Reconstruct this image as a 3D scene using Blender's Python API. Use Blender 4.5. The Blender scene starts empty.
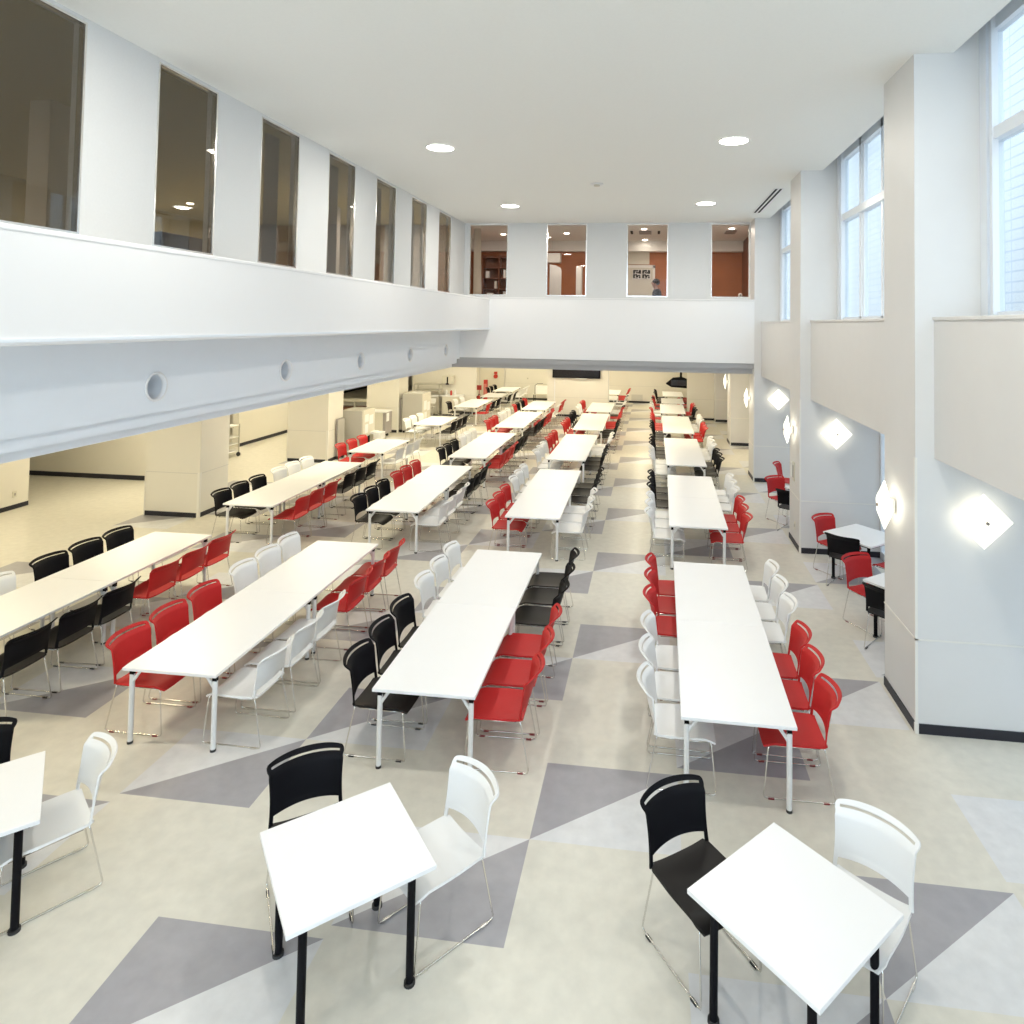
import bpy, bmesh, math, random
from mathutils import Vector, Matrix
R = math.radians
rng = random.Random(7)
sc = bpy.context.scene
C = sc.collection

# ------------------------------------------------------------------ materials
MATS = {}
def mat(name, col, rough=.5, metal=0., noise=0., nscale=6., spec=.5, bump=0., bscale=200., emit=None, estr=0.):
    if name in MATS: return MATS[name]
    m = bpy.data.materials.new(name); m.use_nodes = True
    nt = m.node_tree; b = nt.nodes['Principled BSDF']
    b.inputs['Base Color'].default_value = (*col, 1)
    b.inputs['Roughness'].default_value = rough
    b.inputs['Metallic'].default_value = metal
    b.inputs['Specular IOR Level'].default_value = spec
    tc = nt.nodes.new('ShaderNodeTexCoord')
    if noise:
        n = nt.nodes.new('ShaderNodeTexNoise'); n.inputs['Scale'].default_value = nscale; n.inputs['Detail'].default_value = 4
        nt.links.new(tc.outputs['Object'], n.inputs['Vector'])
        r = nt.nodes.new('ShaderNodeMapRange'); r.inputs['To Min'].default_value = 1 - noise; r.inputs['To Max'].default_value = 1 + noise
        nt.links.new(n.outputs['Fac'], r.inputs['Value'])
        v = nt.nodes.new('ShaderNodeVectorMath'); v.operation = 'SCALE'; v.inputs[0].default_value = col
        nt.links.new(r.outputs['Result'], v.inputs['Scale'])
        nt.links.new(v.outputs['Vector'], b.inputs['Base Color'])
    if bump:
        n2 = nt.nodes.new('ShaderNodeTexNoise'); n2.inputs['Scale'].default_value = bscale
        nt.links.new(tc.outputs['Object'], n2.inputs['Vector'])
        bp = nt.nodes.new('ShaderNodeBump'); bp.inputs['Strength'].default_value = bump; bp.inputs['Distance'].default_value = .002
        nt.links.new(n2.outputs['Fac'], bp.inputs['Height']); nt.links.new(bp.outputs['Normal'], b.inputs['Normal'])
    if emit:
        b.inputs['Emission Color'].default_value = (*emit, 1); b.inputs['Emission Strength'].default_value = estr
    MATS[name] = m
    return m

def glass_mat(name, tint=(1, 1, 1), fac=.08, rough=.0):
    m = bpy.data.materials.new(name); m.use_nodes = True
    nt = m.node_tree; nt.nodes.clear()
    o = nt.nodes.new('ShaderNodeOutputMaterial'); mx = nt.nodes.new('ShaderNodeMixShader')
    t = nt.nodes.new('ShaderNodeBsdfTransparent'); t.inputs[0].default_value = (*tint, 1)
    g = nt.nodes.new('ShaderNodeBsdfGlossy'); g.inputs['Roughness'].default_value = rough
    f = nt.nodes.new('ShaderNodeLayerWeight'); f.inputs['Blend'].default_value = .5
    p = nt.nodes.new('ShaderNodeMath'); p.operation = 'POWER'; p.inputs[1].default_value = 4.5
    a = nt.nodes.new('ShaderNodeMath'); a.operation = 'MULTIPLY_ADD'; a.inputs[1].default_value = .8; a.inputs[2].default_value = .03 + fac
    nt.links.new(f.outputs['Facing'], p.inputs[0]); nt.links.new(p.outputs[0], a.inputs[0]); nt.links.new(a.outputs[0], mx.inputs[0])
    nt.links.new(t.outputs[0], mx.inputs[1]); nt.links.new(g.outputs[0], mx.inputs[2]); nt.links.new(mx.outputs[0], o.inputs[0])
    return m

M_white = mat('white_plaster', (.80, .80, .79), .75, noise=.02, nscale=1.5, bump=.1)
M_par = mat('parapet_paint', (.86, .86, .86), .6, noise=.012, nscale=1.2)
M_beam = mat('beam_paint', (.84, .88, .93), .55, noise=.01)
M_shademould = mat('shaded_moulding', (.50, .50, .51), .6)  # grey carries the shade beneath the far parapet, put into the colour
M_ceil = mat('ceiling_board', (.87, .87, .83), .85, noise=.02, nscale=30, bump=.1)
M_wallup = mat('upper_wall_paint', (.72, .73, .73), .7, noise=.03, nscale=40)
M_lower = mat('lower_wall_panel', (.76, .73, .65), .55, noise=.02, nscale=3)
M_pil = mat('pillar_panel', (.72, .71, .69), .5, noise=.02, nscale=4)
M_joint = mat('panel_joint', (.62, .60, .55), .5)
M_corner = mat('corner_trim', (.80, .78, .72), .35)
M_base = mat('black_skirting', (.026, .026, .034), .5, spec=.3)
M_table = mat('white_laminate', (.87, .87, .87), .32, noise=.01)
M_tableleg = mat('white_steel', (.80, .80, .79), .35)
M_tedge = mat('table_edge', (.70, .70, .69), .4)
M_black = mat('black_plastic', (.005, .005, .007), .6, spec=.12)
M_blackseat = mat('black_seat', (.014, .012, .011), .5, spec=.25)
M_red = mat('red_plastic', (.50, .020, .020), .5, noise=.05, nscale=20, spec=.25)
M_whitep = mat('white_plastic', (.82, .82, .81), .35)
M_chrome = mat('chrome_rod', (.78, .76, .72), .22, metal=1.)
M_steel = mat('stainless_steel', (.52, .50, .44), .4, metal=.6)
M_applgrey = mat('grey_enamel', (.47, .45, .40), .5)
M_applbeige = mat('beige_enamel', (.68, .65, .55), .5)
M_wood = mat('brown_wood_panel', (.42, .15, .055), .5, noise=.25, nscale=3)
M_darkwood = mat('dark_wood', (.18, .065, .03), .5, noise=.3, nscale=5)
M_curtain = mat('cream_curtain', (.75, .70, .60), .9)
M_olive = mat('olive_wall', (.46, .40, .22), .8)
M_greybrown = mat('grey_blind', (.36, .33, .31), .8)
M_bluegrey = mat('blue_grey_cabinet', (.30, .31, .40), .6)
M_paper = mat('white_paper', (.85, .85, .83), .8)
M_ink = mat('black_ink', (.02, .02, .02), .7)
M_skin = mat('skin', (.45, .26, .19), .55)
M_hair = mat('dark_hair', (.03, .018, .014), .6)
M_jacket = mat('charcoal_jacket', (.05, .05, .06), .8)
M_alu = mat('aluminium_frame', (.80, .83, .86), .35, metal=.15)
M_chromef = mat('bright_chrome_frame', (.85, .84, .82), .2, metal=.9)
M_redpaint = mat('red_enamel', (.5, .04, .03), .4)
M_ground = mat('outside_paving', (.5, .5, .5), .9)
M_screen = mat('dark_screen', (.012, .012, .016), .15)
M_rub = mat('dark_rubber', (.03, .03, .03), .7)
M_lampoff = mat('lamp_glow', (1, 1, 1), .5, emit=(1, .97, .88), estr=14)
M_sconce = mat('lit_frosted_glass', (.95, .95, .9), .4, emit=(1, .96, .82), estr=1.25)
M_gl_clear = glass_mat('clear_glass', (.95, .97, .98), .02)
M_gl_tint = glass_mat('grey_tinted_glass', (.72, .69, .64), .05)
M_gl_far = glass_mat('interior_glass', (.90, .86, .83), -.018)

def floor_mat():
    m = bpy.data.materials.new('patterned_vinyl_floor'); m.use_nodes = True
    nt = m.node_tree; L = nt.links.new; b = nt.nodes['Principled BSDF']
    tc = nt.nodes.new('ShaderNodeTexCoord'); sp = nt.nodes.new('ShaderNodeSeparateXYZ'); L(tc.outputs['Object'], sp.inputs[0])
    def mth(op, a, b_=None, c=None):
        n = nt.nodes.new('ShaderNodeMath'); n.operation = op
        for i, v in enumerate((a, b_, c)):
            if v is None: continue
            if isinstance(v, (int, float)): n.inputs[i].default_value = v
            else: L(v, n.inputs[i])
        return n.outputs[0]
    X, Y = sp.outputs[0], sp.outputs[1]
    u = mth('ADD', X, .89)
    n = mth('ROUND', mth('DIVIDE', u, 2.31))
    lx = mth('SUBTRACT', u, mth('MULTIPLY', n, 2.31))
    py = mth('SUBTRACT', 5.10, mth('MULTIPLY', n, .885))
    ly = mth('WRAP', mth('SUBTRACT', Y, py), 1.375, -1.375)
    d = mth('MULTIPLY', lx, .766)
    right = mth('GREATER_THAN', lx, 0.); left = mth('SUBTRACT', 1., right)
    gr = mth('MULTIPLY', right, mth('MULTIPLY', mth('LESS_THAN', ly, .885), mth('GREATER_THAN', ly, d)))
    gl = mth('MULTIPLY', left, mth('MULTIPLY', mth('GREATER_THAN', ly, -.885), mth('LESS_THAN', ly, d)))
    zone = mth('MULTIPLY', mth('GREATER_THAN', X, -10.1), mth('LESS_THAN', X, 4.0))
    gray = mth('MULTIPLY', mth('MAXIMUM', gr, gl), zone)
    wr = mth('MULTIPLY', right, mth('MULTIPLY', mth('GREATER_THAN', ly, 0.), mth('LESS_THAN', ly, d)))
    wl = mth('MULTIPLY', left, mth('MULTIPLY', mth('LESS_THAN', ly, 0.), mth('GREATER_THAN', ly, d)))
    white = mth('MULTIPLY', mth('MAXIMUM', wr, wl), zone)
    # the tiles by the near pillar have a pale triangle where the others are grey
    pale = mth('MULTIPLY', mth('GREATER_THAN', X, 2.575), mth('LESS_THAN', Y, 8.))
    white = mth('MAXIMUM', white, mth('MULTIPLY', gray, pale))
    gray = mth('MULTIPLY', gray, mth('SUBTRACT', 1., pale))
    mott = nt.nodes.new('ShaderNodeTexNoise'); mott.inputs['Scale'].default_value = 9; mott.inputs['Detail'].default_value = 8
    L(tc.outputs['Object'], mott.inputs['Vector'])
    wide = nt.nodes.new('ShaderNodeTexNoise'); wide.inputs['Scale'].default_value = .7; L(tc.outputs['Object'], wide.inputs['Vector'])
    def mix(f, a, c):
        x = nt.nodes.new('ShaderNodeMix'); x.data_type = 'RGBA'
        L(f, x.inputs[0])
        for k, v in ((6, a), (7, c)):
            if isinstance(v, tuple): x.inputs[k].default_value = (*v, 1)
            else: L(v, x.inputs[k])
        return x.outputs[2]
    beige = mix(wide.outputs['Fac'], (.66, .63, .54), (.72, .695, .615))
    c1 = mix(white, beige, (.70, .70, .70))
    c2 = mix(gray, c1, (.37, .36, .378))
    sc_ = nt.nodes.new('ShaderNodeMapRange'); sc_.inputs['From Min'].default_value = .3; sc_.inputs['From Max'].default_value = .7
    sc_.inputs['To Min'].default_value = .94; sc_.inputs['To Max'].default_value = 1.05
    L(mott.outputs['Fac'], sc_.inputs['Value'])
    v = nt.nodes.new('ShaderNodeVectorMath'); v.operation = 'SCALE'; L(c2, v.inputs[0]); L(sc_.outputs[0], v.inputs['Scale'])
    L(v.outputs[0], b.inputs['Base Color'])
    b.inputs['Roughness'].default_value = .30; b.inputs['Specular IOR Level'].default_value = .45
    return m
M_floor = floor_mat()

def facade_mat():
    m = bpy.data.materials.new('pale_tiled_facade'); m.use_nodes = True
    nt = m.node_tree; b = nt.nodes['Principled BSDF']
    tc = nt.nodes.new('ShaderNodeTexCoord'); mp = nt.nodes.new('ShaderNodeMapping')
    mp.inputs['Rotation'].default_value = (0, R(90), R(90))
    sp = nt.nodes.new('ShaderNodeSeparateXYZ'); cb = nt.nodes.new('ShaderNodeCombineXYZ')
    nt.links.new(tc.outputs['Object'], sp.inputs[0]); nt.links.new(sp.outputs[1], cb.inputs[0]); nt.links.new(sp.outputs[2], cb.inputs[1])
    br = nt.nodes.new('ShaderNodeTexBrick'); br.offset = 0
    nt.links.new(cb.outputs[0], br.inputs['Vector'])
    br.inputs['Scale'].default_value = 1.
    br.inputs['Brick Width'].default_value = 1.2; br.inputs['Row Height'].default_value = .32; br.inputs['Mortar Size'].default_value = .03
    br.inputs['Color1'].default_value = (.37, .38, .38, 1); br.inputs['Color2'].default_value = (.36, .37, .375, 1); br.inputs['Mortar'].default_value = (.27, .30, .33, 1)
    nt.links.new(br.outputs['Color'], b.inputs['Base Color']); b.inputs['Roughness'].default_value = .8
    return m
M_facade = facade_mat()

# ------------------------------------------------------------------ mesh helpers
class MB:
    def __init__(s): s.v = []; s.f = []
    def add(s, vs, fs):
        o = len(s.v); s.v += [tuple(p) for p in vs]; s.f += [tuple(i + o for i in f) for f in fs]; return s
    def box(s, a, b, mtx=None):
        (x0, y0, z0), (x1, y1, z1) = a, b
        vs = [Vector(p) for p in ((x0, y0, z0), (x1, y0, z0), (x1, y1, z0), (x0, y1, z0), (x0, y0, z1), (x1, y0, z1), (x1, y1, z1), (x0, y1, z1))]
        if mtx: vs = [mtx @ p for p in vs]
        return s.add(vs, [(0, 3, 2, 1), (4, 5, 6, 7), (0, 1, 5, 4), (1, 2, 6, 5), (2, 3, 7, 6), (3, 0, 4, 7)])
    def tube(s, pts, r, n=8, caps=True, r2=None):
        pts = [Vector(p) for p in pts]; rings = []
        prev = None
        for i, p in enumerate(pts):
            if i == 0: t = pts[1] - p
            elif i == len(pts) - 1: t = p - pts[i - 1]
            else: t = (pts[i + 1] - p).normalized() + (p - pts[i - 1]).normalized()
            t.normalize()
            if prev is None:
                a = Vector((0, 0, 1)) if abs(t.z) < .9 else Vector((1, 0, 0))
                u = t.cross(a).normalized()
            else:
                u = (prev - t * prev.dot(t)).normalized()
            prev = u; w = t.cross(u)
            rr = r if r2 is None else r + (r2 - r) * i / (len(pts) - 1)
            rings.append([p + (u * math.cos(2 * math.pi * k / n) + w * math.sin(2 * math.pi * k / n)) * rr for k in range(n)])
        vs = [q for g in rings for q in g]; fs = []
        for i in range(len(rings) - 1):
            for k in range(n):
                a, b = i * n + k, i * n + (k + 1) % n
                fs.append((a, b, b + n, a + n))
        if caps:
            fs.append(tuple(range(n - 1, -1, -1))); fs.append(tuple(range((len(rings) - 1) * n, len(rings) * n)))
        return s.add(vs, fs)
    def cyl(s, c, r, h, n=20, axis='z'):
        c = Vector(c); d = {'z': Vector((0, 0, h)), 'x': Vector((h, 0, 0)), 'y': Vector((0, h, 0))}[axis]
        return s.tube([c, c + d], r, n)
    def prism(s, poly, y0, y1, plane='xz'):
        n = len(poly)
        def P(a, b, t): return {'xz': (a, t, b), 'yz': (t, a, b), 'xy': (a, b, t)}[plane]
        vs = [P(a, b, y0) for a, b in poly] + [P(a, b, y1) for a, b in poly]
        fs = [tuple(range(n)), tuple(range(2 * n - 1, n - 1, -1))] + [(i, (i + 1) % n, (i + 1) % n + n, i + n) for i in range(n)]
        return s.add(vs, fs)
    def build(s, name, m, parent=None, smooth=False, bevel=0., seg=2):
        me = bpy.data.meshes.new(name); me.from_pydata(s.v, [], s.f)
        bm = bmesh.new(); bm.from_mesh(me)
        if bevel: bmesh.ops.bevel(bm, geom=[e for e in bm.edges], offset=bevel, segments=seg, affect='EDGES', profile=.5)
        bmesh.ops.recalc_face_normals(bm, faces=bm.faces); bm.to_mesh(me); bm.free()
        if smooth: me.shade_smooth()
        me.materials.append(m)
        o = bpy.data.objects.new(name, me); C.objects.link(o)
        if parent: o.parent = parent
        return o

def smooth_by_angle(o, deg=35):
    me = o.data; me.shade_smooth()
    bm = bmesh.new(); bm.from_mesh(me)
    for e in bm.edges:
        if len(e.link_faces) == 2 and e.calc_face_angle(0) > R(deg): e.smooth = False
    bm.to_mesh(me); bm.free()

def thing(name, label, cat, loc=(0, 0, 0), rz=0., group=None):
    o = bpy.data.objects.new(name, None); C.objects.link(o); o.empty_display_size = .1
    o.location = loc; o.rotation_euler = (0, 0, rz)
    o['label'] = label; o['category'] = cat
    if group: o['group'] = group
    return o
def tag(o, label, cat, group=None):
    o['label'] = label; o['category'] = cat
    if group: o['group'] = group
    return o
def struct(o, label=None, cat=None):
    o['kind'] = 'structure'
    if label: o['label'] = label; o['category'] = cat or 'wall'
    return o
def sbox(name, a, b, m, label, cat='wall', bevel=0.):
    return struct(MB().box(a, b).build(name, m, bevel=bevel), label, cat)
def dup(root, loc, rz, label=None, group=None):
    r = root.copy(); C.objects.link(r); r.location = loc; r.rotation_euler = (0, 0, rz)
    if label: r['label'] = label
    if group: r['group'] = group
    for ch in root.children:
        c = ch.copy(); C.objects.link(c); c.parent = r
        for g in ch.children:
            d = g.copy(); C.objects.link(d); d.parent = c
    return r

# ------------------------------------------------------------------ camera
CAM_H = 3.968
yaw, pitch, roll = -.1207, -.0356, -.0152
fw = Vector((math.sin(yaw) * math.cos(pitch), math.cos(yaw) * math.cos(pitch), -math.sin(pitch)))
rt = Vector((math.cos(yaw), -math.sin(yaw), 0)); dn = fw.cross(rt)
r2 = rt * math.cos(roll) + dn * math.sin(roll); d2 = -rt * math.sin(roll) + dn * math.cos(roll)
cam = bpy.data.cameras.new('camera'); co = bpy.data.objects.new('camera', cam); C.objects.link(co)
mw = Matrix(((r2.x, -d2.x, -fw.x, 0), (r2.y, -d2.y, -fw.y, 0), (r2.z, -d2.z, -fw.z, CAM_H), (0, 0, 0, 1)))
co.matrix_world = mw
cam.sensor_fit = 'HORIZONTAL'; cam.sensor_width = 36; cam.lens = 654.01 / 1024 * 36
cam.shift_x = (512 - 572.77) / 1024; cam.shift_y = (299.84 - 512) / 1024
cam.clip_start = .05; cam.clip_end = 200
sc.camera = co

# ------------------------------------------------------------------ dimensions
ZC = 6.76
PIL_Y = [-3.45 + .0, 1.72, 6.93, 12.02, 17.27, 22.3, 27.58]
YB = -4.6          # back of the hall, behind the camera

# floor and ceilings
sbox('floor', (-17, YB, -.2), (4.05, 38.5, 0), M_floor, 'beige vinyl hall floor with a repeating grey and white triangle pattern', 'floor')
sbox('ceiling', (-5.5, YB, ZC), (3.0, 18.2, ZC + .14), M_ceil, 'flat off-white ceiling high above the dining hall', 'ceiling')
m = MB().box((2.94, YB, ZC + .14), (3.0, 18.2, 7.2)).box((3.0, YB, 7.2), (3.7, 18.2, 7.3))
struct(m.build('ceiling', M_wallup), 'recessed strip of ceiling above the tall right-hand windows', 'ceiling')
sbox('ceiling', (-17, YB, 2.95), (-5.9, 38.5, 3.1), M_lower, 'low ceiling under the left gallery', 'ceiling')
sbox('ceiling', (-5.9, 18.03, 2.95), (4.05, 38.5, 3.1), M_lower, 'low ceiling over the far end of the hall', 'ceiling')

# left gallery parapet, beam and mouldings
Y1 = 17.27
sbox('parapet', (-5.3, YB, 3.75), (-4.36, Y1, 4.59), M_par, 'long white parapet of the left gallery', 'parapet', bevel=.012)
sbox('trim_10', (-4.36, YB, 4.548), (-4.356, Y1, 4.556), M_wallup, 'thin line under the top edge of the left parapet', 'trim')
sbox('trim_1', (-4.36, YB, 3.775), (-4.345, Y1, 3.80), M_beam, 'thin ridge along the bottom of the left gallery parapet', 'trim')
holes = [1.45, 3.89, 6.32, 8.77, 11.18, 13.59, 16.07]
HZ, HR = 3.235, .135
def holed_plate():
    mb = MB(); z0, z1 = 2.96, 3.75; x = -5.16
    ys = [YB] + [(holes[i] + holes[i + 1]) / 2 for i in range(len(holes) - 1)] + [Y1]
    for i, h in enumerate(holes):
        a, b = ys[i], ys[i + 1]; n = 32
        # outer square around the hole then side strips
        q = .3
        for (ya, yb) in ((a, h - q), (h + q, b)):
            if yb > ya: mb.add([(x, ya, z0), (x, yb, z0), (x, yb, z1), (x, ya, z1)], [(0, 1, 2, 3)])
        zz0, zz1 = HZ - q + .06, HZ + q
        zz0 = max(zz0, z0)
        ring = []; sq = []
        for k in range(n):
            t = 2 * math.pi * k / n; c, s = math.cos(t), math.sin(t)
            ring.append((x, h + HR * c, HZ + HR * s))
            mx = max(abs(c), abs(s))
            yy = h + q * c / mx; zz = HZ + (zz1 - HZ if s > 0 else HZ - zz0) * s / mx
            sq.append((x, yy, zz))
        inner = [(x - .26, p[1], p[2]) for p in ring]
        mb.add(ring + sq + inner, [(k, (k + 1) % n, (k + 1) % n + n, k + n) for k in range(n)] + [(k, (k + 1) % n, (k + 1) % n + 2 * n, k + 2 * n) for k in range(n)])
        mb.add([(x, h - q, zz1), (x, h + q, zz1), (x, h + q, z1), (x, h - q, z1)], [(0, 1, 2, 3)])
        if zz0 > z0: mb.add([(x, h - q, z0), (x, h + q, z0), (x, h + q, zz0), (x, h - q, zz0)], [(0, 1, 2, 3)])
    # back, underside, end, and the stepped mouldings
    mb.add([(-5.16, YB, z0), (-5.36, YB, z0), (-5.36, Y1, z0), (-5.16, Y1, z0)], [(0, 1, 2, 3)])
    mb.box((-5.75, YB, 2.83), (-5.25, Y1 + .05, 2.96)); mb.box((-5.75, YB, 2.71), (-5.43, Y1 + .2, 2.83))
    mb.box((-5.75, YB, 2.96), (-5.43, Y1, 3.75))
    return mb
struct(holed_plate().build('beam', M_beam), 'deep pale blue beam with round holes under the left gallery', 'beam')
for i, h in enumerate(holes[2:], 1):
    y = h
    t = MB(); n = 32; vs = []; fs = []
    for k in range(n):
        a = 2 * math.pi * k / n; c, s = math.cos(a), math.sin(a)
        for (rr, xx) in ((HR + .022, -5.158), (HR + .018, -5.146), (HR, -5.146), (HR - .004, -5.2)):
            vs.append((xx, y + rr * c, HZ + rr * s))
    for k in range(n):
        for j in range(3):
            a, b = k * 4 + j, ((k + 1) % n) * 4 + j
            fs.append((a, b, b + 1, a + 1))
    t.add(vs, fs)
    ordw = ['nearest, largest', 'nearest', 'second nearest', 'third from the near end', 'fourth from the near end', 'farthest, smallest'][i]
    if i == 0:
        lab = 'white ring round the beam hole just outside the near end of the view'
    else:
        lab = 'white ring round the %s hole in the blue beam' % ['', 'nearest', 'second nearest', 'middle', 'second farthest', 'farthest'][i]
    tag(t.build('round_vent', M_par, smooth=True), lab, 'vent', 'round holes in the gallery beam')

# far gallery parapet and mouldings, their shade painted in as grey
sbox('parapet', (-4.36, Y1, 3.0), (2.62, 18.03, 4.64), M_par, 'white parapet across the far end of the hall', 'parapet')
sbox('parapet', (-5.5, Y1, 3.0), (-4.36, 18.03, 4.62), M_par, 'white parapet corner where the two galleries meet', 'parapet')
sbox('trim_2', (-4.36, Y1 - .012, 4.60), (2.62, Y1, 4.62), M_wallup, 'thin line under the top of the far parapet', 'trim')
m = MB().box((-5.75, Y1 + .09, 2.86), (2.62, 18.03, 3.0)).box((-5.75, Y1 + .27, 2.71), (2.62, 18.03, 2.86))
struct(m.build('beam', M_shademould), 'stepped moulding under the far parapet, its shade painted in grey', 'beam')

# ---- upper window walls
ZB, ZT = 4.72, 6.72
def holed_wall(name, fixed, lo, hi, z0, z1, spans, zb, zt, axis, th, m_, label):
    mb = MB(); cur = lo
    def bx(a, b, c, d):
        if b - a < 1e-4 or d - c < 1e-4: return
        if axis == 'y': mb.box((fixed - th, a, c), (fixed, b, d))
        else: mb.box((a, fixed, c), (b, fixed + th, d))
    for (a, b) in spans:
        bx(cur, a, z0, z1); bx(a, b, z0, zb); bx(a, b, zt, z1); cur = b
    bx(cur, hi, z0, z1)
    return struct(mb.build(name, m_), label, 'wall')
LW = [(4.49 + 1.873 * (k - 3), 4.49 + 1.873 * (k - 3) + .97) for k in range(-1, 10)]
LW = [w for w in LW if w[1] < 17 and w[0] > YB + .3]
holed_wall('wall_left', -5.3, YB, 18.2, 4.59, ZC, LW, ZB, ZT, 'y', .14, M_wallup, 'upper left wall with a row of narrow dark windows')
FW = [(-5.16, -4.06), (-2.94, -1.82), (-.70, .42), (1.58, 2.60)]
holed_wall('wall_far', 18.03, -5.3, 2.62, 4.62, ZC, FW, ZB, ZT, 'x', .14, M_wallup, 'upper far wall with four tall windows into a brown room')
wn = [0]
def window(axis, fixed, a, b, z0, z1, frame_w, gm, fm, label, th=.05):
    wn[0] += 1
    t = thing('window_%d' % wn[0], label, 'window', ((fixed, (a + b) / 2, z0) if axis == 'y' else ((a + b) / 2, fixed, z0)))
    t['kind'] = 'structure'
    h = (b - a) / 2; H = z1 - z0
    mb = MB(); g = MB()
    def bx(q, p0, p1, c0, c1, d0, d1):
        if axis == 'y': q.box((d0, p0, c0), (d1, p1, c1))
        else: q.box((p0, d0, c0), (p1, d1, c1))
    w = frame_w
    bx(mb, -h, -h + w, 0, H, -th, th * .3); bx(mb, h - w, h, 0, H, -th, th * .3)
    bx(mb, -h + w, h - w, 0, w, -th, th * .3); bx(mb, -h + w, h - w, H - w, H, -th, th * .3)
    bx(g, -h + w, h - w, w, H - w, -.005, .005)
    mb.build('window_frame', fm, t); g.build('window_pane', gm, t)
    return t
ordn = ['first', 'second', 'third', 'fourth', 'fifth', 'sixth', 'seventh', 'eighth', 'ninth', 'tenth', 'eleventh']
vis = [w for w in LW if w[1] > 4.7]
hid = [w for w in LW if w[1] <= 4.7]
for k, (a, b) in enumerate(vis):
    window('y', -5.312, a, b, ZB, ZT, .022, M_gl_tint, M_chromef, '%s narrow dark window from the near end of the upper left wall' % ordn[k])
for k, (a, b) in enumerate(hid):
    window('y', -5.312, a, b, ZB, ZT, .022, M_gl_tint, M_chromef, 'narrow dark window beside the viewpoint')
fl = ['far upper window showing a curtain and a bookshelf', 'far upper window showing white screens against brown panelling',
      'far upper window with a seated person and two posters', 'far upper window nearest the right-hand wall, mostly brown panelling']
for k, (a, b) in enumerate(FW):
    window('x', 18.08, a, b, ZB, ZT, .025, M_gl_far, M_chromef, fl[k])

# ---- right side: pillars, parapets, windows
side = ['', '', 'nearest', 'second', 'third', 'fourth', 'fifth']
def pillar(i, y):
    d = .87
    up = 7.2 if y < 18 else 2.95
    mb = MB()
    mb.prism([(2.62, 0), (3.98, 0), (3.98, 2.68), (3.24, 2.68), (3.24, up), (2.62, up)], y, y + d)
    lab = {0: 'white square pillar behind the viewpoint', 1: 'white square pillar beside the viewpoint'}.get(i, '%s white pillar from the front along the right side' % side[i])
    p = struct(mb.build('pillar', M_pil), lab, 'pillar')
    if y < 18: MB().box((3.24, y + .001, 4.09), (3.42, y + d - .001, up)).build('window_pier', M_wallup, p)
    j = MB().box((2.61, y - .008, .895), (3.98, y - .001, .91)).box((2.612, y, .895), (2.619, y + d, .91)).box((2.61, y - .008, .09), (2.635, y, 2.68)).box((2.612, y, .09), (2.62, y + .02, 2.68))
    j.build('panel_joint', M_corner, p)
    MB().box((2.64, y - .012, 0), (3.98, y - .001, .095)).box((2.608, y + .02, 0), (2.619, y + d, .095)).build('skirting', M_base, p)
    MB().box((2.606, y - .012, 0), (2.64, y + .02, .095)).build('corner_trim', M_corner, p)
    return p
for i, y in enumerate(PIL_Y): pillar(i, y)
bayname = ['behind', 'beside', 'nearest', 'second', 'third', 'fourth']
for i in range(len(PIL_Y) - 1):
    a, b = PIL_Y[i] + .87, PIL_Y[i + 1]
    if b > 18: continue
    where = {0: 'in the bay behind the viewpoint', 1: 'right of the nearest pillar', 2: 'between the two nearest pillars', 3: 'between the second and third pillars'}[i]
    sbox('parapet', (2.80, a, 2.68), (3.32, b, 4.05), M_pil, 'white spandrel parapet ' + where, 'parapet')
    sbox('trim_%d' % (3 + i), (2.785, a, 4.05), (3.32, b, 4.085), M_pil, 'projecting sill board on the parapet ' + where, 'trim', bevel=.006)
    sbox('wall_right', (3.32, a, 2.68), (4.1, b, 3.2), M_pil, 'soffit and floor edge over the low window band ' + where, 'wall')
    # tall window: outer frame, mullions, transom
    wn[0] += 1
    t = thing('window_%d' % wn[0], 'tall pale window ' + where, 'window', (3.34, (a + b) / 2, 4.08)); t['kind'] = 'structure'
    h = (b - a) / 2; H = 7.2 - 4.08
    mb = MB()
    nm = 4; mull = [-h + .37 - .0 + (2 * h - .44) * k / nm for k in range(nm + 1)]
    mb.box((-.098, -h, 0), (.06, -h + .07, H)).box((-.098, h - .13, 0), (.06, h, H)).box((-.05, -h, H - .3), (.06, h, H)).box((-.05, -h, 0), (.06, h, .06))
    mb.box((-.09, h - .22, 0), (-.03, h - .17, H))
    for k in (1, 2, 3): 
        y_ = h - .13 - (2 * h - .2) * k / 4
        mb.box((-.05, y_ - .035, 0), (.06, y_ + .035, H)); mb.box((-.02, y_ - .08, 0), (.03, y_ - .035, H))
    mb.box((-.075, -h, 1.73), (.06, h, 1.85))
    mb.build('window_frame', M_alu, t)
    MB().box((.0, -h + .07, .06), (.008, h - .13, H - .3)).build('window_pane', M_gl_clear, t)
    wn[0] += 1
    t = thing('window_%d' % wn[0], 'low floor-level window band ' + where, 'window', (4.0, (a + b) / 2, 0)); t['kind'] = 'structure'
    mb = MB().box((-.04, -h, 0), (.04, h, .12)).box((-.04, -h, 2.58), (.04, h, 2.68))
    for k in range(5):
        y_ = -h + .03 + (2 * h - .06) * k / 4
        mb.box((-.04, y_ - .03, .12), (.04, y_ + .03, 2.58))
    mb.build('window_frame', M_alu, t)
    MB().box((-.005, -h, .12), (.003, h, 2.58)).build('window_pane', M_gl_clear, t)
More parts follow.
